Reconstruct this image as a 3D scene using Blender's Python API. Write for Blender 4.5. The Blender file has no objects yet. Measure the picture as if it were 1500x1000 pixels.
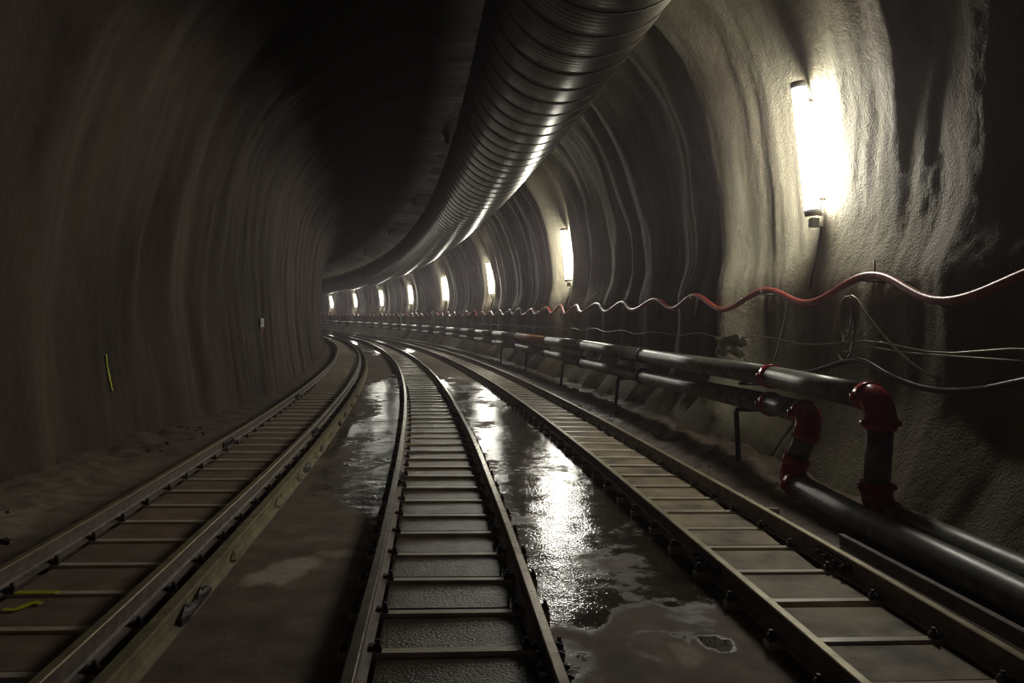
import bpy, math, random
import numpy as np
from mathutils import Vector, Matrix

random.seed(7)
rng = np.random.default_rng(11)
scene = bpy.context.scene
COL = scene.collection

# ------------------------------------------------------------------ camera
FPX = 1150.0
YAW, PIT, ROL = 0.0802, -0.0249, 0.0240
CAM_Z = 1.82
cam_data = bpy.data.cameras.new('camera')
cam_data.sensor_width = 36.0
cam_data.lens = FPX / 1500.0 * 36.0
cam_data.clip_start = 0.05
cam_data.clip_end = 400
cam = bpy.data.objects.new('camera', cam_data)
COL.objects.link(cam)
_f = Vector((math.sin(YAW) * math.cos(PIT), math.cos(YAW) * math.cos(PIT), math.sin(PIT)))
_r0 = Vector((math.cos(YAW), -math.sin(YAW), 0))
_u0 = _r0.cross(_f)
_R = _r0 * math.cos(ROL) + _u0 * math.sin(ROL)
_U = _u0 * math.cos(ROL) - _r0 * math.sin(ROL)
cam.matrix_world = Matrix(((_R.x, _U.x, -_f.x, 0), (_R.y, _U.y, -_f.y, 0), (_R.z, _U.z, -_f.z, CAM_Z), (0, 0, 0, 1)))
scene.camera = cam

# ------------------------------------------------------------------ world, exposure
world = bpy.data.worlds.new('world')
scene.world = world
world.use_nodes = True
world.node_tree.nodes['Background'].inputs[0].default_value = (1.0, 0.70, 0.82, 1)
world.node_tree.nodes['Background'].inputs[1].default_value = 0.03
scene.view_settings.view_transform = 'Standard'
scene.view_settings.look = 'None'
scene.view_settings.exposure = 0.0
scene.view_settings.gamma = 1.0
scene.view_settings.use_curve_mapping = False
try:
    scene.cycles.max_bounces = 6
    scene.cycles.diffuse_bounces = 3
    scene.cycles.glossy_bounces = 3
    scene.cycles.volume_bounces = 0
    scene.cycles.adaptive_threshold = 0.03
    scene.cycles.use_denoising = True
    scene.cycles.sample_clamp_indirect = 4.0
except Exception:
    pass
LAMP_STRENGTH = 118.0
LAMP_COLOR = (1.0, 0.97, 0.85, 1)
HAZE_DENSITY = 0.0021

# ------------------------------------------------------------------ tunnel axis
K0, K1 = 3.5486e-3, -0.6724e-5
DS = 0.25
SF = np.arange(0, 150 + DS, DS)
THF = K0 * SF + K1 * SF ** 2 / 2
XF = -np.concatenate([[0], np.cumsum((np.sin(THF)[1:] + np.sin(THF)[:-1]) / 2 * DS)])
YF = np.concatenate([[0], np.cumsum((np.cos(THF)[1:] + np.cos(THF)[:-1]) / 2 * DS)])
SB = np.arange(-14, 0, DS)
THB = K0 * SB
XB = -(1 - np.cos(THB)) / K0
YB = np.sin(THB) / K0
SALL = np.concatenate([SB, SF]); THALL = np.concatenate([THB, THF])
XALL = np.concatenate([XB, XF]); YALL = np.concatenate([YB, YF])

def TH(s):
    return np.interp(s, SALL, THALL)

def P(s, d, z):
    """tunnel coordinates -> world (numpy)"""
    s = np.asarray(s, float); d = np.asarray(d, float); z = np.asarray(z, float)
    t = TH(s)
    X = np.interp(s, SALL, XALL) + d * np.cos(t)
    Y = np.interp(s, SALL, YALL) + d * np.sin(t)
    return np.stack(np.broadcast_arrays(X, Y, z), -1)

def PV(s, d, z):
    return Vector([float(c) for c in P(s, d, z)])

# ------------------------------------------------------------------ noise
def _hash(ix, iy, seed):
    h = (ix.astype(np.int64) * 374761393 + iy.astype(np.int64) * 668265263 + seed * 1442695041) & 0xffffffff
    h = ((h ^ (h >> 13)) * 1274126177) & 0xffffffff
    return ((h ^ (h >> 16)) & 0xffffff) / float(0xffffff)

def noise(x, y, seed=0):
    """gradient noise, about -1..1"""
    x, y = np.broadcast_arrays(np.asarray(x, float), np.asarray(y, float))
    ix = np.floor(x); iy = np.floor(y); fx = x - ix; fy = y - iy
    u = fx * fx * fx * (fx * (fx * 6 - 15) + 10); v = fy * fy * fy * (fy * (fy * 6 - 15) + 10)
    def g(a, b):
        an = _hash(ix + a, iy + b, seed) * 2 * np.pi
        return np.cos(an) * (fx - a) + np.sin(an) * (fy - b)
    n0 = g(0, 0) * (1 - u) + g(1, 0) * u
    n1 = g(0, 1) * (1 - u) + g(1, 1) * u
    return (n0 * (1 - v) + n1 * v) * 1.5

def smooth(a, b, x):
    t = np.clip((np.asarray(x, float) - a) / (b - a), 0, 1)
    return t * t * (3 - 2 * t)

# ------------------------------------------------------------------ object helpers
def tag(o, label=None, cat=None, group=None, kind=None):
    if label: o['label'] = label
    if cat: o['category'] = cat
    if group: o['group'] = group
    if kind: o['kind'] = kind
    return o

def empty(name, loc=(0, 0, 0)):
    o = bpy.data.objects.new(name, None)
    COL.objects.link(o)
    o.location = loc
    o.empty_display_size = 0.2
    return o

def link(name, me, parent=None, loc=None, rz=None):
    o = bpy.data.objects.new(name, me)
    COL.objects.link(o)
    if parent is not None:
        o.parent = parent
    if loc is not None:
        o.location = loc
    if rz is not None:
        o.rotation_euler = (0, 0, rz)
    return o

class MB:
    """collects shapes into one mesh"""
    def __init__(self):
        self.v = []; self.f = []; self.m = []; self.sm = []
    def add(self, verts, faces, mi=0, smooth_=False):
        b = len(self.v)
        self.v.extend([tuple(map(float, v)) for v in verts])
        for f in faces:
            self.f.append(tuple(b + i for i in f)); self.m.append(mi); self.sm.append(smooth_)
    def box(self, x0, x1, y0, y1, z0, z1, mi=0, bev=0.0):
        if bev <= 0:
            v = [(x, y, z) for z in (z0, z1) for x, y in ((x0, y0), (x1, y0), (x1, y1), (x0, y1))]
            self.add(v, [(3, 2, 1, 0), (4, 5, 6, 7), (0, 1, 5, 4), (1, 2, 6, 5), (2, 3, 7, 6), (3, 0, 4, 7)], mi)
        else:
            b = bev
            def ring(dx, z):
                return [(x0 + dx, y0 + dx, z), (x1 - dx, y0 + dx, z), (x1 - dx, y1 - dx, z), (x0 + dx, y1 - dx, z)]
            v = ring(0, z0) + ring(0, z1 - b) + ring(b, z1)
            f = [(3, 2, 1, 0), (8, 9, 10, 11)]
            for k in (0, 4):
                for i in range(4):
                    j = (i + 1) % 4
                    f.append((k + i, k + j, k + 4 + j, k + 4 + i))
            self.add(v, f, mi)
    def tube(self, pts, r, n=10, mi=0, caps=True, sm=True):
        pts = [Vector(p) for p in pts]
        rs = r if hasattr(r, '__len__') else [r] * len(pts)
        up = Vector((0, 0, 1))
        verts = []; prev = None
        for i, p in enumerate(pts):
            lo, hi = max(i - 1, 0), min(i + 1, len(pts) - 1)
            while (pts[hi] - pts[lo]).length < 1e-6 and (lo > 0 or hi < len(pts) - 1):
                lo, hi = max(lo - 1, 0), min(hi + 1, len(pts) - 1)
            t = (pts[hi] - pts[lo]).normalized()
            if prev is None:
                a = up if abs(t.dot(up)) < 0.9 else Vector((1, 0, 0))
                x = t.cross(a).normalized()
            else:
                x = (prev - t * prev.dot(t)).normalized()
            prev = x
            y = t.cross(x)
            for k in range(n):
                an = 2 * math.pi * k / n
                verts.append(p + (x * math.cos(an) + y * math.sin(an)) * rs[i])
        f = []
        for i in range(len(pts) - 1):
            for k in range(n):
                k2 = (k + 1) % n
                f.append((i * n + k, i * n + k2, (i + 1) * n + k2, (i + 1) * n + k))
        self.add(verts, f, mi, sm)
        if caps:
            b = len(self.v) - len(verts)
            self.f.append(tuple(b + k for k in range(n - 1, -1, -1))); self.m.append(mi); self.sm.append(False)
            self.f.append(tuple(b + (len(pts) - 1) * n + k for k in range(n))); self.m.append(mi); self.sm.append(False)
    def cyl(self, a, b, r, n=10, mi=0):
        self.tube([a, b], r, n, mi)
    def mesh(self, name, mats):
        me = bpy.data.meshes.new(name)
        me.from_pydata(self.v, [], self.f)
        me.update()
        for m in (mats if isinstance(mats, (list, tuple)) else [mats]):
            me.materials.append(m)
        me.polygons.foreach_set('material_index', self.m)
        me.polygons.foreach_set('use_smooth', self.sm)
        me.update()
        return me
    def build(self, name, mats, parent=None, loc=None, rz=None):
        return link(name, self.mesh(name, mats), parent, loc, rz)

def grid_mesh(name, V, mats, smooth_=True, normals=None, uv=None, flip=False):
    """V: rows x cols x 3"""
    R, C = V.shape[:2]
    idx = np.arange(R * C).reshape(R, C)
    q = np.stack([idx[:-1, :-1], idx[:-1, 1:], idx[1:, 1:], idx[1:, :-1]], -1).reshape(-1, 4)
    if flip:
        q = q[:, ::-1]
    me = bpy.data.meshes.new(name)
    nf = len(q)
    me.vertices.add(R * C); me.loops.add(nf * 4); me.polygons.add(nf)
    me.vertices.foreach_set('co', V.reshape(-1).astype(np.float32))
    me.loops.foreach_set('vertex_index', q.reshape(-1).astype(np.int32))
    me.polygons.foreach_set('loop_start', (np.arange(nf) * 4).astype(np.int32))
    me.polygons.foreach_set('loop_total', np.full(nf, 4, np.int32))
    me.update(calc_edges=True)
    me.polygons.foreach_set('use_smooth', np.full(nf, smooth_, bool))
    if normals is not None:
        me.normals_split_custom_set_from_vertices(normals.reshape(-1, 3).tolist())
    me.materials.append(mats)
    return me

def sweep(prof, s_arr, d0, z0, mi=None, mats=None, name='rail', origin=(0, 0, 0), wob=None):
    """closed (d, z) outline pushed along the tunnel axis"""
    prof = np.asarray(prof, float); n = len(prof); S = np.asarray(s_arr, float)
    dd = d0 + prof[None, :, 0] + (0 if wob is None else wob[:, None])
    V = P(S[:, None] + 0 * dd, dd, z0 + prof[None, :, 1] + 0 * dd) - np.asarray(origin)
    mb = MB()
    f = []; m = []
    for i in range(len(S) - 1):
        for k in range(n):
            k2 = (k + 1) % n
            f.append((i * n + k, i * n + k2, (i + 1) * n + k2, (i + 1) * n + k)); m.append(0 if mi is None else mi[k])
    f.append(tuple(range(n - 1, -1, -1))); m.append(0)
    f.append(tuple((len(S) - 1) * n + k for k in range(n))); m.append(0)
    me = bpy.data.meshes.new(name)
    me.from_pydata(V.reshape(-1, 3).tolist(), [], f)
    for x in (mats if isinstance(mats, (list, tuple)) else [mats]):
        me.materials.append(x)
    me.polygons.foreach_set('material_index', m)
    me.update()
    return me

# ------------------------------------------------------------------ materials
def new_mat(name):
    m = bpy.data.materials.new(name)
    m.use_nodes = True
    nt = m.node_tree
    return m, nt, nt.nodes['Principled BSDF']

def nd(nt, typ, **kw):
    n = nt.nodes.new(typ)
    for k, v in kw.items():
        if k in n.inputs:
            n.inputs[k].default_value = v
        else:
            setattr(n, k, v)
    return n

def ramp(nt, fac, stops):
    r = nt.nodes.new('ShaderNodeValToRGB')
    while len(r.color_ramp.elements) > 1:
        r.color_ramp.elements.remove(r.color_ramp.elements[-1])
    r.color_ramp.elements[0].position = stops[0][0]
    r.color_ramp.elements[0].color = (*stops[0][1], 1)
    for p, c in stops[1:]:
        e = r.color_ramp.elements.new(p); e.color = (*c, 1)
    nt.links.new(fac, r.inputs[0])
    return r.outputs[0]

def tex_noise(nt, vec, scale, detail=4, rough=0.55):
    n = nt.nodes.new('ShaderNodeTexNoise')
    n.inputs['Scale'].default_value = scale; n.inputs['Detail'].default_value = detail
    n.inputs['Roughness'].default_value = rough
    nt.links.new(vec, n.inputs['Vector'])
    return n.outputs[0]

def mapping(nt, vec, scale):
    m = nt.nodes.new('ShaderNodeMapping')
    m.inputs['Scale'].default_value = scale
    nt.links.new(vec, m.inputs['Vector'])
    return m.outputs[0]

def pos(nt):
    return nt.nodes.new('ShaderNodeNewGeometry').outputs['Position']

def objco(nt):
    return nt.nodes.new('ShaderNodeTexCoord').outputs['Object']

def bump(nt, b, h, strength, dist):
    n = nt.nodes.new('ShaderNodeBump')
    n.inputs['Strength'].default_value = strength; n.inputs['Distance'].default_value = dist
    nt.links.new(h, n.inputs['Height']); nt.links.new(n.outputs[0], b.inputs['Normal'])

def mixf(nt, fac, a, b):
    n = nt.nodes.new('ShaderNodeMapRange')
    n.inputs['To Min'].default_value = a; n.inputs['To Max'].default_value = b
    nt.links.new(fac, n.inputs['Value'])
    return n.outputs[0]

def simple(name, stops, scale=6.0, rough=(0.6, 0.8), metallic=0.0, bumpv=None, local=False, stretch=None, detail=4):
    m, nt, b = new_mat(name)
    v = objco(nt) if local else pos(nt)
    if stretch: v = mapping(nt, v, stretch)
    n = tex_noise(nt, v, scale, detail)
    nt.links.new(ramp(nt, n, stops), b.inputs['Base Color'])
    n2 = tex_noise(nt, v, scale * 2.3, 3)
    nt.links.new(mixf(nt, n2, rough[0] * 2 - rough[1] if False else rough[0], rough[1]), b.inputs['Roughness'])
    b.inputs['Metallic'].default_value = metallic
    if bumpv:
        bump(nt, b, tex_noise(nt, v, bumpv[0], 3), bumpv[1], bumpv[2])
    return m

M = {}
# sprayed concrete lining: brown left, greyer right, the duct's shade painted on the crown
m, nt, b = new_mat('sprayed_concrete')
v = pos(nt)
big = tex_noise(nt, mapping(nt, v, (1, 1, 0.25)), 0.9, 5)
c_brown = ramp(nt, big, [(0.30, (0.058, 0.038, 0.031)), (0.5, (0.110, 0.075, 0.058)), (0.72, (0.165, 0.118, 0.084))])
c_grey = ramp(nt, big, [(0.30, (0.125, 0.098, 0.070)), (0.5, (0.235, 0.208, 0.146)), (0.72, (0.31, 0.288, 0.215))])
fr = nd(nt, 'ShaderNodeAttribute', attribute_name='right_grey'); shd = nd(nt, 'ShaderNodeAttribute', attribute_name='crown_shade')
mxa = nd(nt, 'ShaderNodeMixRGB'); nt.links.new(fr.outputs['Fac'], mxa.inputs[0]); nt.links.new(c_brown, mxa.inputs[1]); nt.links.new(c_grey, mxa.inputs[2])
mxs = nd(nt, 'ShaderNodeMixRGB'); nt.links.new(shd.outputs['Fac'], mxs.inputs[0]); nt.links.new(mxa.outputs[0], mxs.inputs[1])
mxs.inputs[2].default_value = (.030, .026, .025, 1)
nt.links.new(mxs.outputs[0], b.inputs['Base Color'])
wet = tex_noise(nt, mapping(nt, v, (1.6, 1.6, 0.2)), 1.4, 3)
nt.links.new(mixf(nt, wet, 0.95, 0.6), b.inputs['Roughness'])
b.inputs['Specular IOR Level'].default_value = 0.25
g1 = tex_noise(nt, v, 38, 3, 0.6); g2 = tex_noise(nt, v, 9, 3, 0.5)
ad = nd(nt, 'ShaderNodeMath', operation='ADD'); nt.links.new(g1, ad.inputs[0]); nt.links.new(g2, ad.inputs[1])
bump(nt, b, ad.outputs[0], 0.8, 0.024)
M['shotcrete'] = m

# floor: wetness, pale dry stains and painted left-shoulder light are vertex attributes, grain is procedural
m, nt, b = new_mat('tunnel_floor_concrete')
v = pos(nt)
aw = nd(nt, 'ShaderNodeAttribute', attribute_name='wet')
ap = nd(nt, 'ShaderNodeAttribute', attribute_name='pale')
grain = tex_noise(nt, v, 3.5, 6)
drycol = ramp(nt, grain, [(0.3, (0.13, 0.093, 0.066)), (0.55, (0.22, 0.162, 0.118)), (0.75, (0.31, 0.235, 0.175))])
wetcol = ramp(nt, grain, [(0.3, (0.026, 0.020, 0.014)), (0.7, (0.075, 0.058, 0.040))])
palecol = ramp(nt, tex_noise(nt, v, 14, 4), [(0.3, (0.46, 0.38, 0.30)), (0.7, (0.62, 0.54, 0.43))])
nz = tex_noise(nt, v, 7, 4)
sub = nd(nt, 'ShaderNodeMath', operation='SUBTRACT'); sub.inputs[1].default_value = 0.5; nt.links.new(nz, sub.inputs[0])
mad = nd(nt, 'ShaderNodeMath', operation='MULTIPLY_ADD'); mad.inputs[1].default_value = 0.9
nt.links.new(sub.outputs[0], mad.inputs[0]); nt.links.new(aw.outputs['Fac'], mad.inputs[2])
mr = nd(nt, 'ShaderNodeMapRange', interpolation_type='SMOOTHSTEP')
mr.inputs['From Min'].default_value = 0.25; mr.inputs['From Max'].default_value = 0.72
nt.links.new(mad.outputs[0], mr.inputs['Value'])
mx = nd(nt, 'ShaderNodeMixRGB'); nt.links.new(mr.outputs[0], mx.inputs[0]); nt.links.new(drycol, mx.inputs[1]); nt.links.new(wetcol, mx.inputs[2])
mx2 = nd(nt, 'ShaderNodeMixRGB'); nt.links.new(ap.outputs['Fac'], mx2.inputs[0]); nt.links.new(mx.outputs[0], mx2.inputs[1]); nt.links.new(palecol, mx2.inputs[2])
nt.links.new(mx2.outputs[0], b.inputs['Base Color'])
nt.links.new(mixf(nt, mr.outputs[0], 0.85, 0.085), b.inputs['Roughness'])
b.inputs['Specular IOR Level'].default_value = 0.5
f1 = tex_noise(nt, v, 48, 2); f2 = tex_noise(nt, v, 15, 3)
ad = nd(nt, 'ShaderNodeMath', operation='MULTIPLY_ADD'); ad.inputs[1].default_value = 0.5
nt.links.new(f2, ad.inputs[0]); nt.links.new(f1, ad.inputs[2])
bump(nt, b, ad.outputs[0], 0.6, 0.0045)
M['floor'] = m

M['rail_side'] = simple('rusty_rail_steel', [(0.3, (0.13, 0.093, 0.08)), (0.6, (0.23, 0.175, 0.15)), (0.8, (0.30, 0.24, 0.19))], 9, (0.5, 0.75), 0.0, (60, 0.3, 0.004))
M['rail_top_dusty'] = simple('dusty_rail_head', [(0.3, (0.27, 0.22, 0.13)), (0.7, (0.46, 0.40, 0.24))], 5, (0.4, 0.6), 0.3)
M['rail_top_bright'] = simple('polished_rail_head', [(0.3, (0.30, 0.25, 0.19)), (0.7, (0.52, 0.46, 0.37))], 5, (0.22, 0.36), 0.8)
M['sleeper_steel'] = simple('worn_sleeper_steel', [(0.3, (0.58, 0.50, 0.38)), (0.7, (0.80, 0.73, 0.58))], 5, (0.25, 0.4), 0.0, (40, 0.3, 0.004))
M['clip_steel'] = simple('dark_clip_steel', [(0.3, (0.04, 0.03, 0.03)), (0.7, (0.09, 0.07, 0.065))], 20, (0.5, 0.7), 0.3)
M['slab_dry'] = simple('dry_brown_slab', [(0.3, (0.19, 0.127, 0.088)), (0.7, (0.34, 0.238, 0.172))], 4, (0.75, 0.95), 0.0, (45, 0.4, 0.006))
M['slab_olive'] = simple('dusty_olive_slab', [(0.32, (0.09, 0.068, 0.045)), (0.5, (0.28, 0.215, 0.130)), (0.7, (0.42, 0.335, 0.21))], 2.6, (0.5, 0.9), 0.0, (45, 0.4, 0.006))
M['slab_wet'] = simple('wet_dark_slab', [(0.3, (0.045, 0.030, 0.018)), (0.7, (0.125, 0.086, 0.050))], 5, (0.24, 0.48), 0.0, (55, 0.8, 0.007))
M['slab_wet'].node_tree.nodes['Principled BSDF'].inputs['Specular IOR Level'].default_value = 0.38
M['duct'] = simple('galvanised_duct_sheet', [(0.3, (0.085, 0.068, 0.044)), (0.7, (0.14, 0.118, 0.080))], 3, (0.25, 0.33), 1.0)
m = M['duct']; nt = m.node_tree; b = nt.nodes['Principled BSDF']
wv = nt.nodes.new('ShaderNodeTexWave'); wv.bands_direction = 'Y'; wv.inputs['Scale'].default_value = 3.4; wv.inputs['Distortion'].default_value = 0.4
nt.links.new(objco(nt), wv.inputs['Vector']); bump(nt, b, wv.outputs[1], 0.15, 0.004)
M['duct_hoop'] = simple('dark_duct_hoop', [(0.3, (0.03, 0.027, 0.022)), (0.7, (0.06, 0.055, 0.045))], 5, (0.5, 0.7), 0.5)
M['pipe'] = simple('dark_coated_pipe', [(0.3, (0.085, 0.085, 0.072)), (0.55, (0.14, 0.138, 0.118)), (0.75, (0.27, 0.26, 0.22))], 7, (0.32, 0.5), 0.0, (30, 0.2, 0.004))
M['pipe_rust'] = simple('rust_stained_pipe', [(0.3, (0.22, 0.09, 0.03)), (0.7, (0.38, 0.18, 0.07))], 6, (0.5, 0.7), 0.2)
M['red'] = simple('glossy_red_fitting', [(0.3, (0.26, 0.005, 0.018)), (0.7, (0.42, 0.012, 0.03))], 9, (0.16, 0.3), 0.0)
M['coupling'] = simple('black_pipe_coupling', [(0.3, (0.012, 0.011, 0.010)), (0.7, (0.03, 0.028, 0.025))], 9, (0.5, 0.7), 0.0)
M['cable_red'] = simple('red_cable_sheath', [(0.3, (0.30, 0.045, 0.035)), (0.7, (0.44, 0.085, 0.06))], 6, (0.28, 0.42), 0.0)
M['wire'] = simple('pale_wire', [(0.3, (0.28, 0.22, 0.15)), (0.7, (0.45, 0.37, 0.26))], 12, (0.35, 0.5), 0.2)
M['black_rubber'] = simple('black_rubber', [(0.3, (0.018, 0.018, 0.018)), (0.7, (0.04, 0.04, 0.04))], 12, (0.3, 0.45), 0.0)
M['bracket'] = simple('dull_bracket_steel', [(0.3, (0.07, 0.06, 0.05)), (0.7, (0.15, 0.13, 0.11))], 14, (0.5, 0.7), 0.4)
M['housing'] = simple('grey_lamp_housing', [(0.3, (0.20, 0.20, 0.18)), (0.7, (0.32, 0.32, 0.29))], 10, (0.4, 0.6), 0.0)
M['yellow_paint'] = simple('yellow_spray_paint', [(0.3, (0.55, 0.58, 0.01)), (0.7, (0.80, 0.82, 0.03))], 30, (0.5, 0.7), 0.0)
M['white_paint'] = simple('white_sign_face', [(0.3, (0.62, 0.62, 0.62)), (0.7, (0.8, 0.8, 0.8))], 20, (0.4, 0.6), 0.0)
M['sign_dark'] = simple('dark_sign_print', [(0.3, (0.03, 0.03, 0.03)), (0.7, (0.06, 0.06, 0.06))], 20, (0.4, 0.6), 0.0)
M['red_paint'] = simple('dull_red_paint', [(0.3, (0.20, 0.015, 0.03)), (0.7, (0.28, 0.03, 0.05))], 20, (0.6, 0.8), 0.0)
M['green_rod'] = simple('pale_green_rod', [(0.3, (0.22, 0.40, 0.28)), (0.7, (0.35, 0.55, 0.42))], 20, (0.5, 0.7), 0.0)
M['sheet'] = simple('torn_yellowish_sheet', [(0.3, (0.25, 0.21, 0.12)), (0.7, (0.48, 0.43, 0.28))], 6, (0.5, 0.7), 0.0)
M['stone'] = simple('broken_concrete', [(0.3, (0.10, 0.08, 0.065)), (0.7, (0.22, 0.18, 0.15))], 12, (0.8, 0.95), 0.0, (50, 0.5, 0.01))
M['grout'] = simple('ochre_grout', [(0.3, (0.20, 0.16, 0.09)), (0.7, (0.36, 0.30, 0.17))], 8, (0.7, 0.9), 0.0, (40, 0.5, 0.008))

m, nt, b = new_mat('fluorescent_tube_glow')
b.inputs['Base Color'].default_value = (0.9, 0.9, 0.85, 1)
b.inputs['Emission Color'].default_value = LAMP_COLOR
b.inputs['Emission Strength'].default_value = LAMP_STRENGTH
M['tube'] = m

# ------------------------------------------------------------------ lining surface
LAMP_S = [9.78 + 14.92 * i for i in range(9)]
PROF = np.array([(-3.45, -.12), (-3.62, .8), (-3.75, 1.8), (-3.80, 2.9), (-3.74, 4.1), (-3.52, 5.2), (-3.02, 6.1), (-2.2, 6.9), (-1.0, 7.6), (.5, 7.95),
                 (1.9, 7.85), (3.2, 7.3), (4.05, 6.45), (4.62, 5.4), (4.93, 4.2), (5.02, 3.1), (4.88, 2.42), (4.90, 1.85), (4.88, 1.1), (4.68, .45), (4.42, -.12)])

def catmull(pts, n):
    pts = np.vstack([2 * pts[0] - pts[1], pts, 2 * pts[-1] - pts[-2]])
    out = []
    for i in range(1, len(pts) - 2):
        t = np.linspace(0, 1, 40, endpoint=False)[:, None]
        p0, p1, p2, p3 = pts[i - 1:i + 3]
        out.append(.5 * (2 * p1 + (p2 - p0) * t + (2 * p0 - 5 * p1 + 4 * p2 - p3) * t ** 2 + (3 * p1 - p0 - 3 * p2 + p3) * t ** 3))
    out = np.vstack(out + [pts[-2:-1]])
    L = np.concatenate([[0], np.cumsum(np.linalg.norm(np.diff(out, axis=0), axis=1))])
    q = np.linspace(0, L[-1], n)
    return np.stack([np.interp(q, L, out[:, 0]), np.interp(q, L, out[:, 1])], 1), q

NT = 200
PC, TT = catmull(PROF, NT)
TAN = np.gradient(PC, axis=0); TAN /= np.linalg.norm(TAN, axis=1)[:, None]
NIN = np.stack([TAN[:, 1], -TAN[:, 0]], 1)            # points into the tunnel
TMID = TT[np.argmax(PC[:, 1])]

def disp(s, t):
    """how far the lining stands into the tunnel"""
    right = (t > TMID)
    z = np.interp(t, TT, PC[:, 1])
    sw = s + .45 * noise(s * .22, t * .30, 3) + .14 * noise(s * .8, t * .9, 4)
    keep = np.ones_like(s)
    for sl in LAMP_S:
        keep = keep * (1 - .85 * np.exp(-((s - sl) / .9) ** 2) * right)
    a = .20 * np.abs(noise(sw * .62, t * .05 + 7, 5)) - .08
    a2 = .19 * noise(sw * .95, t * .07, 6)
    c = .042 * noise(sw * 2.4, t * .22, 7)
    e = .014 * noise(sw * 5.5, t * .7, 8)
    g = .008 * noise(s * 13, t * 9, 9)
    amp = 1.0 - .35 * (~right)
    h = (a + a2) * keep * amp + c * (.35 + .65 * keep) + e + g
    for i, sl in enumerate(LAMP_S):
        w = 2.75 if i == 0 else 1.45
        x = sw - sl
        h = h + np.where(right, (.34 if i else .21) * smooth(-.15, w, x) * (1 - smooth(w, w + .22, x)), 0)
    for i, sl in enumerate(LAMP_S):
        hh_, off_, wd_ = (.11, 1.55, .6) if i == 0 else (.17, .75, .28)
        h = h + np.where(right, hh_ * np.exp(-((sw - sl + off_) / wd_) ** 2) * smooth(.4, 1.8, z) * (.75 + .5 * noise(t * .5, sl, 12)), 0)
    h = h - np.where(right, .50 * (1 - smooth(5.4, 8.3, sw)) * smooth(8.0, 5.0, z), 0)
    # left side is wider by the camera
    h = h - np.where(right, 0, .85 * (1 - smooth(7, 20, s)) * smooth(6.5, 1.5, z))
    # the foot of the right wall bellies in past the pipe bend
    h = h + np.where(right, .16 * smooth(8.2, 10.0, s) * smooth(.9, .1, z), 0)
    return h

def lining(s, t):
    s, t = np.broadcast_arrays(np.asarray(s, float), np.asarray(t, float))
    hh = disp(s, t)
    d = np.interp(t, TT, PC[:, 0]) + np.interp(t, TT, NIN[:, 0]) * hh
    z = np.interp(t, TT, PC[:, 1]) + np.interp(t, TT, NIN[:, 1]) * hh
    return d, z

def wall_d(s, z, side):
    """lateral position of the lining at height z"""
    t = TT[TT > TMID] if side > 0 else TT[TT < TMID]
    d, zz = lining(np.full(len(t), float(s)), t)
    i = np.argmin(np.abs(zz - z))
    return float(d[i])

S_WALL = np.concatenate([np.arange(-9, 3, .15), np.arange(3, 17, .05), np.arange(17, 32, .08), np.arange(32, 60, .14), np.arange(60, 132, .25)])
SS, TTG = np.meshgrid(S_WALL, TT, indexing='ij')
DD, ZZ = lining(SS, TTG)
VW = P(SS, DD, ZZ)
du = np.gradient(VW, axis=0); dv = np.gradient(VW, axis=1)
NW = np.cross(du, dv); NW /= np.linalg.norm(NW, axis=2)[:, :, None] + 1e-12
cen = P(SS, 0 * SS + .5, 0 * SS + 3.0)
if ((NW * (cen - VW)).sum(2) < 0).mean() > .5:
    NW = -NW; FLIP = False
else:
    FLIP = True
i1 = int(np.searchsorted(TT, TMID - 3.6)); i2 = int(np.searchsorted(TT, TMID + 3.6))
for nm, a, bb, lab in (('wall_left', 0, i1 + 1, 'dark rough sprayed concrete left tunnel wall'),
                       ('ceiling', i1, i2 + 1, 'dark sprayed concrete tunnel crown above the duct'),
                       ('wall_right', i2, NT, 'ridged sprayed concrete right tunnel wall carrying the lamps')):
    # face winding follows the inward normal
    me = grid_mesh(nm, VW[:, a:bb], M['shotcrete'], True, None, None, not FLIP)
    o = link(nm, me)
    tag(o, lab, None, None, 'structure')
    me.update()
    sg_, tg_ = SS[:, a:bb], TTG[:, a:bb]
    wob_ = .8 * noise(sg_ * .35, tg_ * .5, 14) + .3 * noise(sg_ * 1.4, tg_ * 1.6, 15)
    crown_shade = .85 * smooth(TMID - 5.6, TMID - 3.4, tg_ + wob_) * (1 - smooth(TMID + .6, TMID + 2.2, tg_ + .5 * wob_))  # shade of the duct painted over the crown and upper left wall
    right_grey = smooth(TMID + .4, TMID + 2.0, tg_ + .5 * wob_)
    for nm_, arr_ in (('crown_shade', crown_shade), ('right_grey', right_grey)):
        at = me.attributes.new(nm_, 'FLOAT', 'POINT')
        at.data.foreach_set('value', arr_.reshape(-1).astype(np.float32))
    # the shared vertex normals keep the three surfaces seamless
    n0 = np.array(me.polygons[0].normal)
    nn = NW[:, a:bb]
    if np.dot(n0, nn[0, 0]) < 0:
        me.flip_normals()
    me.normals_split_custom_set_from_vertices(nn.reshape(-1, 3).tolist())

# ------------------------------------------------------------------ floor
S_FL = np.concatenate([np.arange(-9, 3, .3), np.arange(3, 13, .05), np.arange(13, 30, .10), np.arange(30, 132, .3)])
D_FL = np.concatenate([np.arange(-5.2, -4.0, .08), np.arange(-4.0, 4.0, .05), np.arange(4.0, 4.9, .08)])
SG, DG = np.meshgrid(S_FL, D_FL, indexing='ij')
ZF = .006 * noise(SG * 1.2, DG * 1.5, 21) + .004 * noise(SG * 5, DG * 5, 22)
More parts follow.
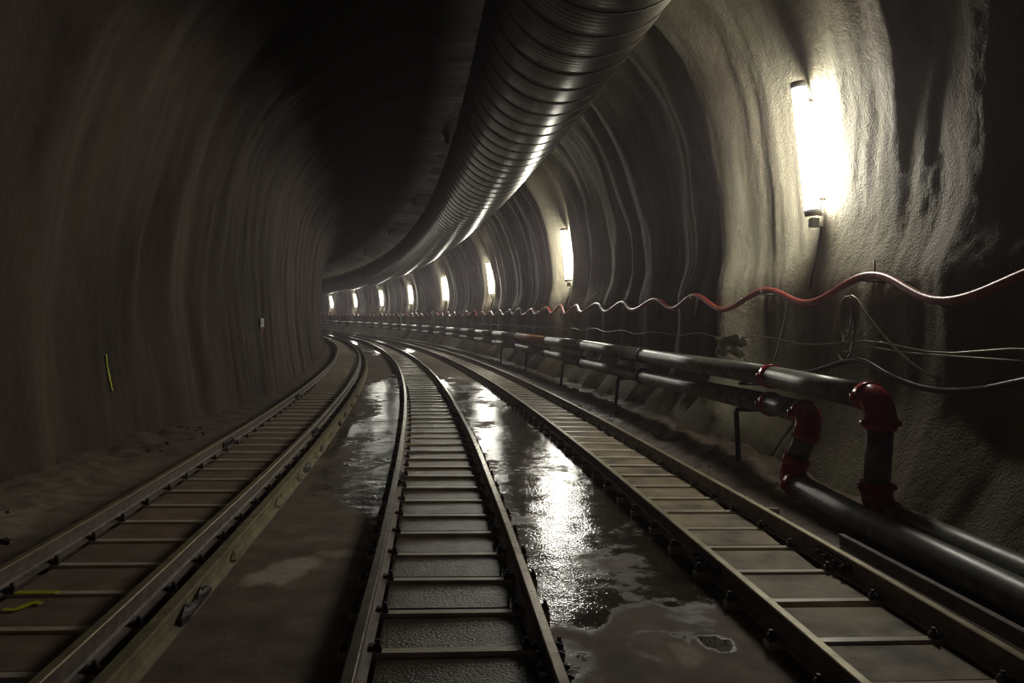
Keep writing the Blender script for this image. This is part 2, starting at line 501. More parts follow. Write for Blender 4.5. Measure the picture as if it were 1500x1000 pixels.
# rubbly shoulders at both feet
shl = smooth(-3.0, -4.2, DG); shr = smooth(3.15, 4.1, DG)
ZF = ZF + shl * (.06 + .10 * np.abs(noise(SG * 1.1, DG * 1.3, 23)) + .03 * noise(SG * 6, DG * 6, 24))
ZF = ZF + shr * (.0 + smooth(8.3, 9.6, SG) * (.14 + .10 * np.abs(noise(SG * 1.4, DG * 1.6, 25))) + .02 * noise(SG * 7, DG * 7, 26))
ZF = ZF - .01
VF = P(SG, DG, ZF)
fl = link('floor', grid_mesh('floor', VF, M['floor'], True))
tag(fl, 'wet dark concrete tunnel floor between the tracks', None, None, 'structure')
fl.data.update()
if fl.data.polygons[0].normal.z < 0:
    fl.data.flip_normals()
nA = noise(SG * .55, DG * 1.1, 31); nB = noise(SG * 1.6, DG * 2.4, 32); nC = noise(SG * .18, DG * .6, 33)
gap_r = smooth(.5, .6, DG) * (1 - smooth(1.95, 2.1, DG))
gap_l = smooth(-1.75, -1.3, DG) * (1 - smooth(-.5, -.4, DG))
mid = smooth(-.5, -.45, DG) * (1 - smooth(.6, .7, DG))
wr = smooth(4.45, 4.95, SG + .5 * nB) * (.74 + .38 * nA + .22 * nB)
wr = wr * (1 - .9 * smooth(23.0, 26, SG + 4 * nA + 3 * nB) * (1 - smooth(42, 46, SG + 2 * nA)))
wr = wr + .5 * smooth(46, 50, SG)
wl = smooth(7.0, 9.5, SG + 1.5 * nA + .8 * (DG + 1.0)) * (.52 + .40 * nA + .25 * nB + .25 * smooth(-1.2, -.6, DG))
wl = wl * (1 - .9 * smooth(23, 27, SG + 4 * nA + 3 * nB) * (1 - smooth(38, 42, SG + 2 * nA))) + .5 * smooth(44, 50, SG)
wet_a = gap_r * wr + gap_l * wl + mid * .7 + .35 * smooth(2.0, 2.1, DG) * (1 - smooth(3.0, 3.2, DG))
wet_a = np.clip(wet_a + .40 * smooth(3.0, 3.3, DG), 0, 1.2)
def blob(d0, s0, rd, rs, k=.5, sd=40, tilt=0.0):
    dd = (DG - d0) - tilt * (SG - s0)
    q = (dd / rd) ** 2 + ((SG - s0) / rs) ** 2 + k * noise(SG * 2.2, DG * 4.0, sd) + .3 * noise(SG * 6, DG * 9, sd + 1)
    return 1 - smooth(.55, 1.05, q)
pale = blob(-1.08, 5.72, .22, .36, .5, 41, .25) * 1.0 + blob(-.72, 6.15, .22, .10, .4, 43) * .40 + blob(-.95, 6.6, .20, .10, .5, 45) * .25
pale = pale + blob(1.38, 4.22, .09, .17, .3, 47) * .6 + blob(1.25, 4.15, .05, .12, .3, 53) * .2 + .35 * blob(-3.75, 7.0, .5, .6, .9, 49) + .30 * smooth(-3.1, -3.6, DG) * (1 - smooth(9.0, 10.5, SG))  # last terms paint light into the left shoulder near the camera
pale = pale + .22 * gap_r * smooth(25, 27, SG) * (1 - smooth(38, 42, SG)) + .15 * gap_l * smooth(26, 28, SG) * (1 - smooth(36, 40, SG))
# old ring-shaped drips
ring = np.exp(-((np.hypot(DG - 1.28, (SG - 4.35) * .8) - .17) / .035) ** 2)
wet_a = wet_a + .45 * ring + .8 * blob(1.62, 4.35, .12, .16, .4, 51) + .55 * (1 - smooth(4.3, 4.6, SG + .6 * nB)) * gap_r * (1 - smooth(.75, 1.05, DG + .15 * nB))
wet_a = wet_a * (1 - np.clip(pale * 1.6, 0, 1))
for nm, arr in (('wet', wet_a), ('pale', np.clip(pale, 0, 1))):
    at = fl.data.attributes.new(nm, 'FLOAT', 'POINT')
    at.data.foreach_set('value', arr.reshape(-1).astype(np.float32))

# ------------------------------------------------------------------ tracks
G = .982
SL_TOP = .038
RAIL_H = .145
RAIL_PROF = [(.065, 0), (.065, .012), (.030, .026), (.019, .040), (.019, .104), (.028, .112), (.029, .139), (.023, .145),
             (-.023, .145), (-.029, .139), (-.028, .112), (-.019, .104), (-.019, .040), (-.030, .026), (-.065, .012), (-.065, 0)]
RAIL_MI = [0] * len(RAIL_PROF)
RAIL_MI[6] = RAIL_MI[7] = RAIL_MI[8] = 1
S_RAIL = np.concatenate([np.arange(-5, 60, .5), np.arange(60, 131, 1.0)])

# shared small pieces
mb = MB()
mb.box(-.022, .022, -.03, .03, 0, .018, 0, .004)
mb.box(.012, .05, -.026, .026, -.012, .012, 0, .004)
mb.cyl((.028, 0, .01), (.028, 0, .048), .013, 6)
mb.cyl((.028, 0, .012), (.028, 0, .026), .021, 6)
CLIP = mb.mesh('rail_clip', M['clip_steel'])
mb = MB()
mb.box(-.25, .25, -.012, .012, -.034, .034, 0, .004)
for bx in (-.19, -.075, .075, .19):
    mb.cyl((bx, -.010, 0), (bx, -.038, 0), .019, 6)
    mb.cyl((bx, -.03, 0), (bx, -.052, 0), .010, 6)
FISH = mb.mesh('fishplate', M['clip_steel'])

def make_track(name, dc, tops, slab_mat, label, s0, joints, seed):
    r = random.Random(seed)
    root = empty(name, PV(0, dc, 0))
    org = np.array(root.location)
    tag(root, label, 'railway track', 'narrow railway tracks along the tunnel')
    rails = []
    for sd in (-1, 1):
        wob = .006 * noise(S_RAIL * .4, sd * 3.3 + dc, 60) * np.minimum(1, 20 / (5 + np.abs(S_RAIL)))
        me = sweep(RAIL_PROF, S_RAIL, dc + sd * G / 2, SL_TOP, RAIL_MI, [M['rail_side'], tops], 'rail', org, wob)
        rail = link('rail', me, root)
        rails.append(rail)
        for js in joints[sd]:
            for side in (-1, 1):
                q = PV(js, dc + sd * G / 2 + side * .030, SL_TOP + .070) - Vector(org)
                f = link('fishplate', FISH, rail, q)
                f.rotation_euler = (0, 0, float(TH(js)) + (math.pi / 2 if side > 0 else -math.pi / 2))
    # sleepers and infill
    half = G / 2 + .12
    mb = MB(); mb.box(-half, half, -.036, .036, -.03, SL_TOP, 0, .006)
    slp = mb.mesh('sleeper', M['sleeper_steel'])
    slabs = []
    for k in range(4):
        mb = MB()
        w = G / 2 - .075
        a = [r.uniform(-.006, .006) for _ in range(4)]
        # slab with slightly uneven corners and a softened rim
        y0, y1 = -.243 + r.uniform(0, .01), .255
        rim = .012
        outer = [(-w, y0), (w - r.choice((0, 0, .05)), y0), (w, y1), (-w, y1)]
        vb = [(x, y, -.03) for x, y in outer]
        vm = [(x, y, .012 + a[i]) for i, (x, y) in enumerate(outer)]
        vt = [(x * (1 - rim / w), y - rim * (1 if y > 0 else -1), .022 + a[i]) for i, (x, y) in enumerate(outer)]
        mb.add(vb + vm + vt, [(3, 2, 1, 0), (8, 9, 10, 11)] + [(b0 + i, b0 + (i + 1) % 4, b0 + 4 + (i + 1) % 4, b0 + 4 + i) for b0 in (0, 4) for i in range(4)])
        slabs.append(mb.mesh('infill_slab', slab_mat))
    s = s0 - .6 * 12
    far_sl = MB(); far_sb = MB()
    while s < 118:
        js = s + r.uniform(-.025, .025)
        c = PV(js, dc, 0) - Vector(org)
        th = float(TH(js))
        if s < 44:
            o = link('sleeper', slp, root, c, th + r.uniform(-.006, .006))
            o = link('infill_slab', slabs[r.randrange(4)], root, PV(js + .3, dc, r.uniform(-.004, .006)) - Vector(org), th)
            if s < 21:
                for i, sd in enumerate((-1, 1)):
                    for side in (-1, 1):
                        q = PV(js, dc + sd * G / 2 + side * .062, SL_TOP + .014) - Vector(org)
                        link('rail_clip', CLIP, rails[i], q, th + (0 if side > 0 else math.pi))
        else:
            ct, st = math.cos(th), math.sin(th)
            for mbx, (hx, y0, y1, zt) in ((far_sl, (half, -.036, .036, SL_TOP)), (far_sb, (G / 2 - .075, .045, .555, .02))):
                vs = [(x, y, zz) for zz in (-.03, zt) for x, y in ((-hx, y0), (hx, y0), (hx, y1), (-hx, y1))]
                vs = [(c.x + x * ct - y * st, c.y + x * st + y * ct, zz) for x, y, zz in vs]
                mbx.add(vs, [(3, 2, 1, 0), (4, 5, 6, 7), (0, 1, 5, 4), (1, 2, 6, 5), (2, 3, 7, 6), (3, 0, 4, 7)])
        s += .6
    o = far_sl.build('far_sleepers', M['sleeper_steel'], root); o['kind'] = 'stuff'
    o = far_sb.build('far_infill', slab_mat, root); o['kind'] = 'stuff'
    return root

trk_l = make_track('railway_track', -2.2625, M['rail_top_dusty'], M['slab_dry'], 'dry brown railway track nearest the left wall', 4.6, {-1: (10.9, 17.5), 1: (12.1,)}, 1)
trk_c = make_track('railway_track', .089, M['rail_top_bright'], M['slab_wet'], 'wet middle railway track with shiny rail heads', 4.2, {-1: (8.5, 17.2), 1: (3.9, 14.3)}, 2)
trk_r = make_track('railway_track', 2.4843, M['rail_top_dusty'], M['slab_olive'], 'right railway track with olive dusty slabs beside the pipes', 4.3, {-1: (5.5, 16.1), 1: (5.55, 15.0)}, 3)
mb = MB(); mb.box(-.16, .16, -.026, .026, -.03, .05, 0, .006)
sx = mb.build('sleeper', M['sleeper_steel'], trk_r, PV(7.38, 2.4843 + G / 2 + .24, 0) - trk_r.location, float(TH(7.38)))

# extra rail lying along the left track
org = PV(0, -1.53, 0)
gr = empty('guard_rail', org)
tag(gr, 'ochre guard rail with ragged grout beside the left track', 'guard rail')
GR_PROF = [(.075, 0), (.075, .015), (.045, .045), (.038, .105), (.045, .118), (.045, .138), (.037, .145), (-.03, .145), (-.04, .136), (-.04, .11), (-.015, .1), (-.015, .03), (-.07, .014), (-.07, 0)]
me = sweep(GR_PROF, S_RAIL[S_RAIL < 60], -1.53, .0, [0, 1, 1, 1, 1, 1, 1, 1, 0, 0, 0, 0, 0, 0], [M['rail_side'], M['grout']], 'rail', np.array(org), .012 * noise(S_RAIL[S_RAIL < 60] * .3, 4.4, 61))
link('rail', me, gr)
rr = random.Random(5)
def lump(mb, c, r3, seed, mi=0, n=7, m_=5):
    r = random.Random(seed)
    verts = []; faces = []
    for i in range(m_ + 1):
        for k in range(n):
            a = math.pi * i / m_; bb = 2 * math.pi * k / n
            q = 1 + r.uniform(-.28, .22)
            verts.append((c[0] + r3[0] * q * math.sin(a) * math.cos(bb), c[1] + r3[1] * q * math.sin(a) * math.sin(bb), c[2] + r3[2] * q * math.cos(a)))
    for i in range(m_):
        for k in range(n):
            k2 = (k + 1) % n
            faces.append((i * n + k, (i + 1) * n + k, (i + 1) * n + k2, i * n + k2))
    mb.add(verts, faces, mi)
for k, gs in enumerate((4.75, 5.05, 6.0, 7.7, 8.9, 9.4, 10.2, 10.75, 12.0, 13.4, 14.6, 16.2, 18.0)):
    mb = MB()
    L = rr.uniform(.10, .26)
    lump(mb, (0, 0, 0), (.032, L, .05), 100 + k, 0, 8, 6)
    mb.build('grout_lump', M['clip_steel'] if k in (0, 1, 5, 7, 9) else M['grout'], gr, PV(gs, -1.53 + .055, .05) - org, float(TH(gs)))

# loose rail beside the right track
org = PV(3.2, 3.40, 0)
s_sp = np.arange(-4, 6.26, .25)
me = sweep([(x * .9, z * .75) for x, z in RAIL_PROF], s_sp, 3.40, -.004, RAIL_MI, [M['rail_side'], M['rail_side']], 'loose_rail', np.array(org), None)
o = link('loose_rail', me); o.location = org
tag(o, 'loose rusty rail lying between the right track and the floor pipe', 'rail')

# ------------------------------------------------------------------ ventilation duct
DUCT_D, DUCT_Z, DUCT_R, SEC = 1.51, 5.72, .98, .62
org = PV(0, DUCT_D, DUCT_Z)
duct = empty('ventilation_duct', org)
tag(duct, 'large round ribbed metal ventilation duct hanging under the crown', 'ventilation duct')
secs = []
for k in range(3):
    r = random.Random(20 + k)
    n, rows = 48, 7
    V = np.zeros((rows, n + 1, 3))
    for i in range(rows):
        f = i / (rows - 1)
        y = (f - .5) * SEC
        rad = DUCT_R * (1 + .003 * math.sin(math.pi * f) - .0015)
        a = np.linspace(0, 2 * np.pi, n + 1)
        rad = rad * (1 + .0015 * np.sin(3 * a + k) * math.sin(math.pi * f))
        V[i, :, 0] = rad * np.cos(a); V[i, :, 1] = y; V[i, :, 2] = rad * np.sin(a)
    me = grid_mesh('duct_section', V, M['duct'], True)
    me.update()
    if np.dot(np.array(me.polygons[0].normal), np.array(me.polygons[0].center)) < 0:
        me.flip_normals()
    secs.append(me)
mb = MB()
n = 48
prof = [(-.009, -.012), (-.009, .007), (.009, .007), (.009, -.012)]
verts = []; faces = []
for k in range(n):
    a = 2 * math.pi * k / n
    for y, dr in prof:
        verts.append(((DUCT_R + dr) * math.cos(a), y, (DUCT_R + dr) * math.sin(a)))
for k in range(n):
    k2 = (k + 1) % n
    for j in range(3):
        faces.append((k * 4 + j, k * 4 + j + 1, k2 * 4 + j + 1, k2 * 4 + j))
mb.add(verts, faces, 0, False)
HOOP = mb.mesh('hoop', M['duct_hoop'])
s = -6.0; k = 0; rd_ = random.Random(31)
while s < 128:
    th = float(TH(s))
    o = link('duct_section', secs[rd_.randrange(3)], duct, PV(s, DUCT_D, DUCT_Z) - org, th)
    o.rotation_euler = (rd_.uniform(-.006, .006), 0, th)
    if s < 70:
        o = link('hoop', HOOP, duct, PV(s + SEC / 2, DUCT_D, DUCT_Z) - org, th)
        o.rotation_euler = (rd_.uniform(-.012, .012), 0, th + rd_.uniform(-.012, .012))
    s += SEC

# ------------------------------------------------------------------ pipes
PR = .125
def arc_pts(a, c, b, rad, n=7):
    """rounded corner a-c-b"""
    a, c, b = Vector(a), Vector(c), Vector(b)
    u = (a - c).normalized(); w = (b - c).normalized()
    ang = u.angle(w); L = rad / math.tan(ang / 2)
    p0 = c + u * L; p1 = c + w * L
    bis = (u + w).normalized(); cc = c + bis * (rad / math.sin(ang / 2))
    e0 = p0 - cc; e1 = p1 - cc
    full = e0.angle(e1); axis = e0.cross(e1).normalized()
    return [cc + Matrix.Rotation(full * i / (n - 1), 3, axis) @ e0 for i in range(n)], p0, p1

def coupling(parent, p, t, mat, org, r=PR):
    mb = MB()
    t = Vector(t).normalized()
    mb.tube([p - t * .05, p - t * .05, p + t * .05, p + t * .05], [r * .9, r + .022, r + .022, r * .9], 18, 0, False)
    me = mb.mesh('coupling', mat)
    for v_ in me.vertices:
        v_.co -= org
    o = link('coupling', me, parent)
    if mat is M['red']:
        side = t.cross(Vector((0, 0, 1)))
        side = side.normalized() if side.length > .1 else Vector((1, 0, 0))
        upv = side.cross(t)
        for sg in (-1, 1):
            c = p + side * sg * (r + .035) - org
            mb = MB(); mb.tube([c - upv * .05, c - upv * .03, c - upv * .03, c + upv * .03, c + upv * .03, c + upv * .05], [.012, .012, .03, .03, .012, .012], 6)
            mb.build('coupling_bolt', mat, o)
    return o

def make_pipeline(name, label, top, bottom, floor_end, zfun, dfun, seed):
    org = Vector(bottom)
    root = empty(name, org)
    tag(root, label, 'pipe', 'dark pipes along the right wall')
    r = random.Random(seed)
    js = [8.92, 14.14, 19.06, 23.56, 28.74, 33.96, 38.82, 43.4] + [48.6 + 5.0 * i for i in range(16)]
    def pipe_piece(nm, pts, rad, mat, par=root, n=18):
        mb = MB(); mb.tube([Vector(p) - org for p in pts], rad, n)
        return mb.build(nm, mat, par)
    c0 = Vector(top)
    ss = [s_ for s_ in js]
    first = PV(ss[0], dfun(ss[0]), zfun(ss[0]))
    # upper elbow, riser, lower elbow
    arc, a0, a1 = arc_pts(first, c0, bottom, .20, 9)
    pipe_piece('pipe_section', [first, a0 + (first - a0).normalized() * .0], PR, M['pipe'])
    pipe_piece('elbow', [arc[0] + (first - a0).normalized() * .03] + arc + [arc[-1] + (Vector(bottom) - arc[-1]).normalized() * .03], PR + .012, M['red'])
    arc2, b0, b1 = arc_pts(c0, bottom, floor_end[0], .20, 9)
    pipe_piece('riser', [a1, b0], PR - .01, M['pipe'])
    pipe_piece('elbow', [arc2[0]] + arc2 + [arc2[-1]], PR + .012, M['red'])
    fl_pts = [b1] + [Vector(q) for q in floor_end]
    pipe_piece('floor_pipe', fl_pts, PR, M['pipe'])
    for p_, t_ in ((a0, first - a0), (a1, b0 - a1), (b0, b0 - a1), (b1, fl_pts[1] - b1)):
        coupling(root, p_, t_, M['red'], org, PR - .004)
    prev = first
    coupling(root, first, (first - a0), M['red'], org)
    for i in range(1, len(ss)):
        if ss[i] > 128: break
        q = PV(ss[i], dfun(ss[i]) + r.uniform(-.012, .012), zfun(ss[i]) + r.uniform(-.015, .015))
        mat = M['pipe_rust'] if (name == 'upper_pipe' and i == 4) else M['pipe']
        pipe_piece('pipe_section', [prev, q], PR, mat, root, 18 if i < 5 else 12)
        coupling(root, q, q - prev, M['coupling'], org, PR + .004)
        prev = q
    return root

zu = lambda s: CAM_Z + float(np.interp(s, [6.6, 9, 12, 20, 60, 130], [-.62, -.57, -.57, -.53, -.53, -.56]))
zl = lambda s: CAM_Z + float(np.interp(s, [7.9, 9, 12, 18, 25, 40, 60, 130], [-.91, -.90, -.93, -.955, -.89, -.86, -.86, -.95]))
dpf = lambda s: 3.97
up_pipe = make_pipeline('upper_pipe', 'upper dark pipe with red elbow dropping behind to the wall foot',
                        PV(6.66, 3.97, zu(6.66)), PV(6.74, 3.99, .185), [PV(5.5, 4.0, .185), PV(3, 4.0, .18), PV(-3.5, 4.0, .17)], zu, dpf, 3)
lo_pipe = make_pipeline('lower_pipe', 'lower dark pipe with red elbow and a short leaning riser',
                        PV(7.88, 3.97, zl(7.88)), PV(7.98, 3.76, .20), [PV(6.5, 3.72, .155), PV(4.5, 3.72, .135), PV(-3.5, 3.72, .135)], zl, dpf, 4)

# stands that carry the two pipes
def make_stand(s, label, tilt=0.0):
    wd = 3.97
    org = PV(s, wd - .1, .0)
    root = empty('pipe_stand', org)
    tag(root, label, 'pipe stand', 'steel stands under the pipes')
    th = float(TH(s)); ex = Vector((math.cos(th), math.sin(th), 0)); ey = Vector((-math.sin(th), math.cos(th), 0)); ez = Vector((0, 0, 1))
    zb = zl(s) - PR - .03; zt = zu(s) - PR - .03
    wallx = wall_d(s, zb, 1) - (wd - .1) + .08
    mb = MB(); mb.tube([ex * -.02 + ey * tilt * .3 + ez * .0, ex * .03 + ez * (zb - .02)], .035, 4, 0, True, False); mb.build('post', M['clip_steel'], root)
    mb = MB(); mb.tube([ex * .02 + ez * zb, ex * wallx + ez * zb], .028, 4, 0, True, False); mb.build('arm', M['clip_steel'], root)
    wx2 = wall_d(s, zt, 1) - (wd - .1) + .08
    mb = MB(); mb.tube([ex * .06 + ez * zt, ex * wx2 + ez * zt], .022, 4, 0, True, False); mb.build('arm', M['clip_steel'], root)
    mb = MB(); mb.tube([ex * -.12 + ey * tilt * .3 + ez * .02, ex * .12 + ey * tilt * .3 + ez * .02], .04, 4, 0, True, False); mb.build('foot', M['clip_steel'], root)
make_stand(9.75, 'slanted dark steel stand under the pipes nearest the red elbows', -.9)
for i, s_ in enumerate((15.6, 21.0, 26.4, 31.5)):
    make_stand(s_, '%s dark steel pipe stand in the shadow beyond the slanted stand' % ('first', 'second', 'third', 'fourth')[i])

# ------------------------------------------------------------------ lamps
def make_lamp(i, sl, label):
    z0, z1 = CAM_Z + 1.36 + (.14 if i == 0 else 0), CAM_Z + 3.02 + (.16 if i == 0 else 0)
    d0 = min(4.86, wall_d(sl, z0, 1) - .15); d1 = min(4.66, wall_d(sl, z1, 1) - .15)
    org = PV(sl, d0, z0)
    root = empty('tunnel_lamp', org)
    tag(root, label, 'lamp', 'tube lamps on the right tunnel wall')
    a = Vector((0, 0, 0)); b_ = PV(sl + .02, d1, z1) - org
    ax = (b_ - a).normalized()
    th = float(TH(sl)); ex = Vector((math.cos(th), math.sin(th), 0))
    mb = MB(); mb.tube([a + ax * .05, b_ - ax * .05], .085, 16); mb.build('tube', M['tube'], root)
    for p_, q_ in ((a - ax * .02, a + ax * .06), (b_ - ax * .06, b_ + ax * .02)):
        mb = MB(); mb.tube([p_, q_], .094, 16); mb.build('end_cap', M['housing'], root)
    mb = MB()
    off = ex * .11
    mb.tube([a + off - ax * .02, b_ + off + ax * .02], .03, 4, 0, True, False); mb.build('back_rail', M['housing'], root)
    for f in (.12, .88):
        p_ = a.lerp(b_, f)
        mb = MB(); mb.tube([p_ + ex * .05, p_ + ex * .30], .02, 6); mb.build('bracket', M['bracket'], root)
    mb = MB(); mb.box(-.05, .05, -.05, .05, -.17, -.05, 0, .01)
    o = mb.build('junction_box', M['bracket'], root, ex * .03); o.rotation_euler = (0, 0, th)
    pts = []
    zc = CAM_Z + .52
    for k in range(9):
        f = k / 8
        z = z0 - .16 - f * (z0 - .16 - zc)
        pts.append(PV(sl + .03 * math.sin(5 * f), wall_d(sl, z, 1) - .035, z) - org)
    mb = MB(); mb.tube([ex * .03 + Vector((0, 0, -.16))] + pts, .016, 6); mb.build('lead', M['black_rubber'], root)
ORD = ['nearest lit tube lamp, large and glaring at the right', 'second lit tube lamp along the right wall, where the cable first zigzags',
       'third lit tube lamp from the nearest one', 'fourth lit tube lamp from the nearest one', 'fifth lit tube lamp from the nearest one',
       'sixth lit tube lamp, two before the farthest one', 'seventh lit tube lamp, just before the farthest one', 'farthest lit tube lamp beside the left wall edge']
for i in range(8):
    make_lamp(i, LAMP_S[i], ORD[i])

# ------------------------------------------------------------------ red cable and hooks
crests = [-3.2, -1.1, 1.0, 3.1, 5.15, 7.86, 10.34, 13.12, 15.26, 17.62, 19.9]
cz = [.55, .55, .55, .55, .56, .58, .52, .53, .52, .51, .52]
rc = random.Random(9)
while crests[-1] < 126:
    crests.append(crests[-1] + rc.uniform(2.0, 2.6)); cz.append(.52 + rc.uniform(-.04, .05))
tz = [rc.uniform(.27, .33) for _ in crests]
ctrl_s = []; ctrl_z = []; ctrl_d = []
for i in range(len(crests)):
    ctrl_s.append(crests[i]); ctrl_z.append(cz[i]); ctrl_d.append(4.52)
    if i + 1 < len(crests):
        ctrl_s.append((crests[i] + crests[i + 1]) / 2 + rc.uniform(-.1, .1)); ctrl_z.append(tz[i]); ctrl_d.append(4.45 + rc.uniform(-.04, .04))
cs = np.arange(-3.1, 125, .10)
# cosine-like sag between hooks
zz = np.zeros_like(cs); ddv = np.zeros_like(cs)
for j, s_ in enumerate(cs):
    k = np.searchsorted(ctrl_s, s_) - 1; k = max(0, min(k, len(ctrl_s) - 2))
    f = (s_ - ctrl_s[k]) / (ctrl_s[k + 1] - ctrl_s[k])
    w = (1 - math.cos(math.pi * f)) / 2
    zz[j] = ctrl_z[k] * (1 - w) + ctrl_z[k + 1] * w
    ddv[j] = ctrl_d[k] * (1 - w) + ctrl_d[k + 1] * w
org = PV(8, 4.5, CAM_Z + .3)
pts = P(cs, ddv, CAM_Z + zz) - np.array(org)
mb = MB(); mb.tube(pts.tolist(), .042, 10)
cable = mb.build('power_cable', M['cable_red'], None, org)
tag(cable, 'thick red power cable hanging in waves along the right wall', 'cable')

for i, s_ in enumerate(crests):
    if s_ < 4 or s_ > 90: continue
    zc = CAM_Z + cz[i]
    org = PV(s_, 4.52, zc)
    root = empty('cable_hook', org)
    th = float(TH(s_)); ex = Vector((math.cos(th), math.sin(th), 0))
    lab = {5: 'bent cable hook holding the red cable above the wire coil', 6: 'cable hook on the bright wall above the torn sheet', 7: 'cable hook at the dark edge just beyond the torn sheet'}.get(i, 'small steel hook holding a crest of the red cable in the distance')
    tag(root, lab, 'hook', 'steel hooks under the cable crests')
    wx = wall_d(s_, zc - .06, 1) - 4.52 + .06
    mb = MB(); mb.tube([Vector((0, 0, .0)) + ex * -.07, ex * -.07 + Vector((0, 0, -.055)), ex * .02 + Vector((0, 0, -.06)), ex * wx + Vector((0, 0, -.06))], .013, 6)
    mb.build('hook_arm', M['bracket'], root)
    hi = .16 if i == 5 else .02
    mb = MB(); mb.tube([ex * .02 + Vector((0, 0, -.36)), ex * .055 + Vector((0, 0, -.1)), ex * .055 + Vector((0, 0, hi))], .012, 6)
    mb.build('hook_rod', M['wire'] if i == 5 else M['bracket'], root)

# ------------------------------------------------------------------ thin wires, coil, hose
def wire(name, pts, r, mat, label, cat, n=6, group=None):
    org = Vector(pts[len(pts) // 2])
    mb = MB(); mb.tube([Vector(p_) - org for p_ in pts], r, n)
    o = mb.build(name, mat, None, org)
    tag(o, label, cat, group)
    return o
ws = np.arange(-2, 100, .35)
def wz(s): return CAM_Z - .15 + .03 * np.sin(s * 2.6) + .025 * noise(s * .9, 1.5, 71)
wire('steel_wire', P(ws, 4.45 + .04 * noise(ws * .5, 2.2, 72), wz(ws)).tolist(), .010, M['wire'], 'long thin wire strung along the wall under the red cable', 'wire')
ws = np.arange(-2, 8.2, .25)
wire('steel_wire', P(ws, 4.43 + 0 * ws, CAM_Z - .205 + .05 * smooth(6.8, 8.1, ws)).tolist(), .008, M['wire'], 'second thin wire ending at the wire coil', 'wire')
hs = np.array([-2, 1, 3.2, 4.4, 5.2, 5.52, 6.04, 6.64, 7.28, 7.74, 8.1, 8.6, 9.1])
hz = np.array([-.45, -.5, -.3, -.22, -.28, -.35, -.48, -.53, -.44, -.29, -.33, -.47, -.56])
hd = np.array([4.4, 4.4, 4.4, 4.4, 4.4, 4.4, 4.4, 4.4, 4.4, 4.42, 4.42, 4.4, 4.35])
q = np.arange(-2, 9.1, .12)
wire('rubber_hose', P(q, np.interp(q, hs, hd), CAM_Z + np.convolve(np.pad(np.interp(q, hs, hz), 2, mode='edge'), np.ones(5) / 5, 'valid')).tolist(), .030, M['black_rubber'], 'black rubber hose sagging against the wall behind the red elbows', 'hose', 8)
# coil: a few uneven loops of one wire
cp = []
sc0, zc0 = 8.12, CAM_Z + .36
for L, (rx, hh, ds_) in enumerate(((.20, .38, 0), (.25, .50, .02), (.23, .60, -.02), (.28, .70, .03), (.18, .44, -.03))):
    for k in range(18):
        a = 2 * math.pi * k / 18
        # narrow at the top, round at the bottom
        w = rx * math.sin(a) * (.35 + .65 * (1 - math.cos(a)) / 2)
        cp.append(PV(sc0 + ds_ * .6 - w, 4.46 - .012 * L + .02 * math.sin(a * 2), zc0 - hh * (1 - math.cos(a)) / 2))
wire('wire_coil', cp, .011, M['wire'], 'hanging coil of pale wire looped under the red cable', 'wire coil')
tail = [(8.12, .36), (8.0, .37), (7.9, .33), (7.75, .2), (7.5, .02), (7.2, -.17), (6.95, -.29), (6.7, -.38), (6.5, -.43)]
wire('wire_tail', [PV(s_, 4.42, CAM_Z + h_) for s_, h_ in tail], .011, M['wire'], 'loose wire end running down from the coil to the right', 'wire')
wire('hanging_wire', [PV(9.55 + .02 * k, 4.46 - .01 * k, CAM_Z + .28 - .09 * k) for k in range(9)], .009, M['wire'], 'thin wire hanging straight down under the red cable left of the coil', 'wire')

# torn sheet on the wall above the pipes
mbn = 16
u = np.linspace(-.5, .5, mbn); U_, V_ = np.meshgrid(u, u, indexing='ij')
s_t = 11.3 + U_ * 1.1 + .04 * noise(U_ * 3, V_ * 3, 80); z_t = CAM_Z - .27 + V_ * .30 + .10 * noise(U_ * 3 + 3, V_ * 1.5, 81)
d_t = 4.44 + .09 * noise(U_ * 3, V_ * 2, 82) + .012 * noise(U_ * 8, V_ * 8, 83)
org = PV(11.3, 4.42, CAM_Z - .27)
V3 = P(s_t, d_t, z_t) - np.array(org)
me = grid_mesh('torn_sheet', V3, M['sheet'], False)
o = link('torn_sheet', me); o.location = org
md = o.modifiers.new('thickness', 'SOLIDIFY'); md.thickness = .012
tag(o, 'crumpled yellowish torn sheet caught above the upper pipe', 'torn sheet')

# upright rods far along
for s_, d_, z0_, z1_, lab in ((62, 2.9, CAM_Z - 1.75, CAM_Z + .45, 'pale green upright rod in front of the pipes below the fifth lamp'), (52, 3.68, CAM_Z - .42, CAM_Z + .66, 'short green rod standing over the pipes near the fourth lamp')):
    org = PV(s_, d_, z0_)
    root = empty('marker_rod', org); tag(root, lab, 'rod')
    mb = MB(); mb.cyl((0, 0, 0), (-.12, 0, z1_ - z0_), .035, 8); mb.build('rod', M['green_rod'], root)
    mb = MB(); mb.box(-.09, .09, -.09, .09, -.06, .02, 0, .02); mb.build('rod_base', M['bracket'], root)

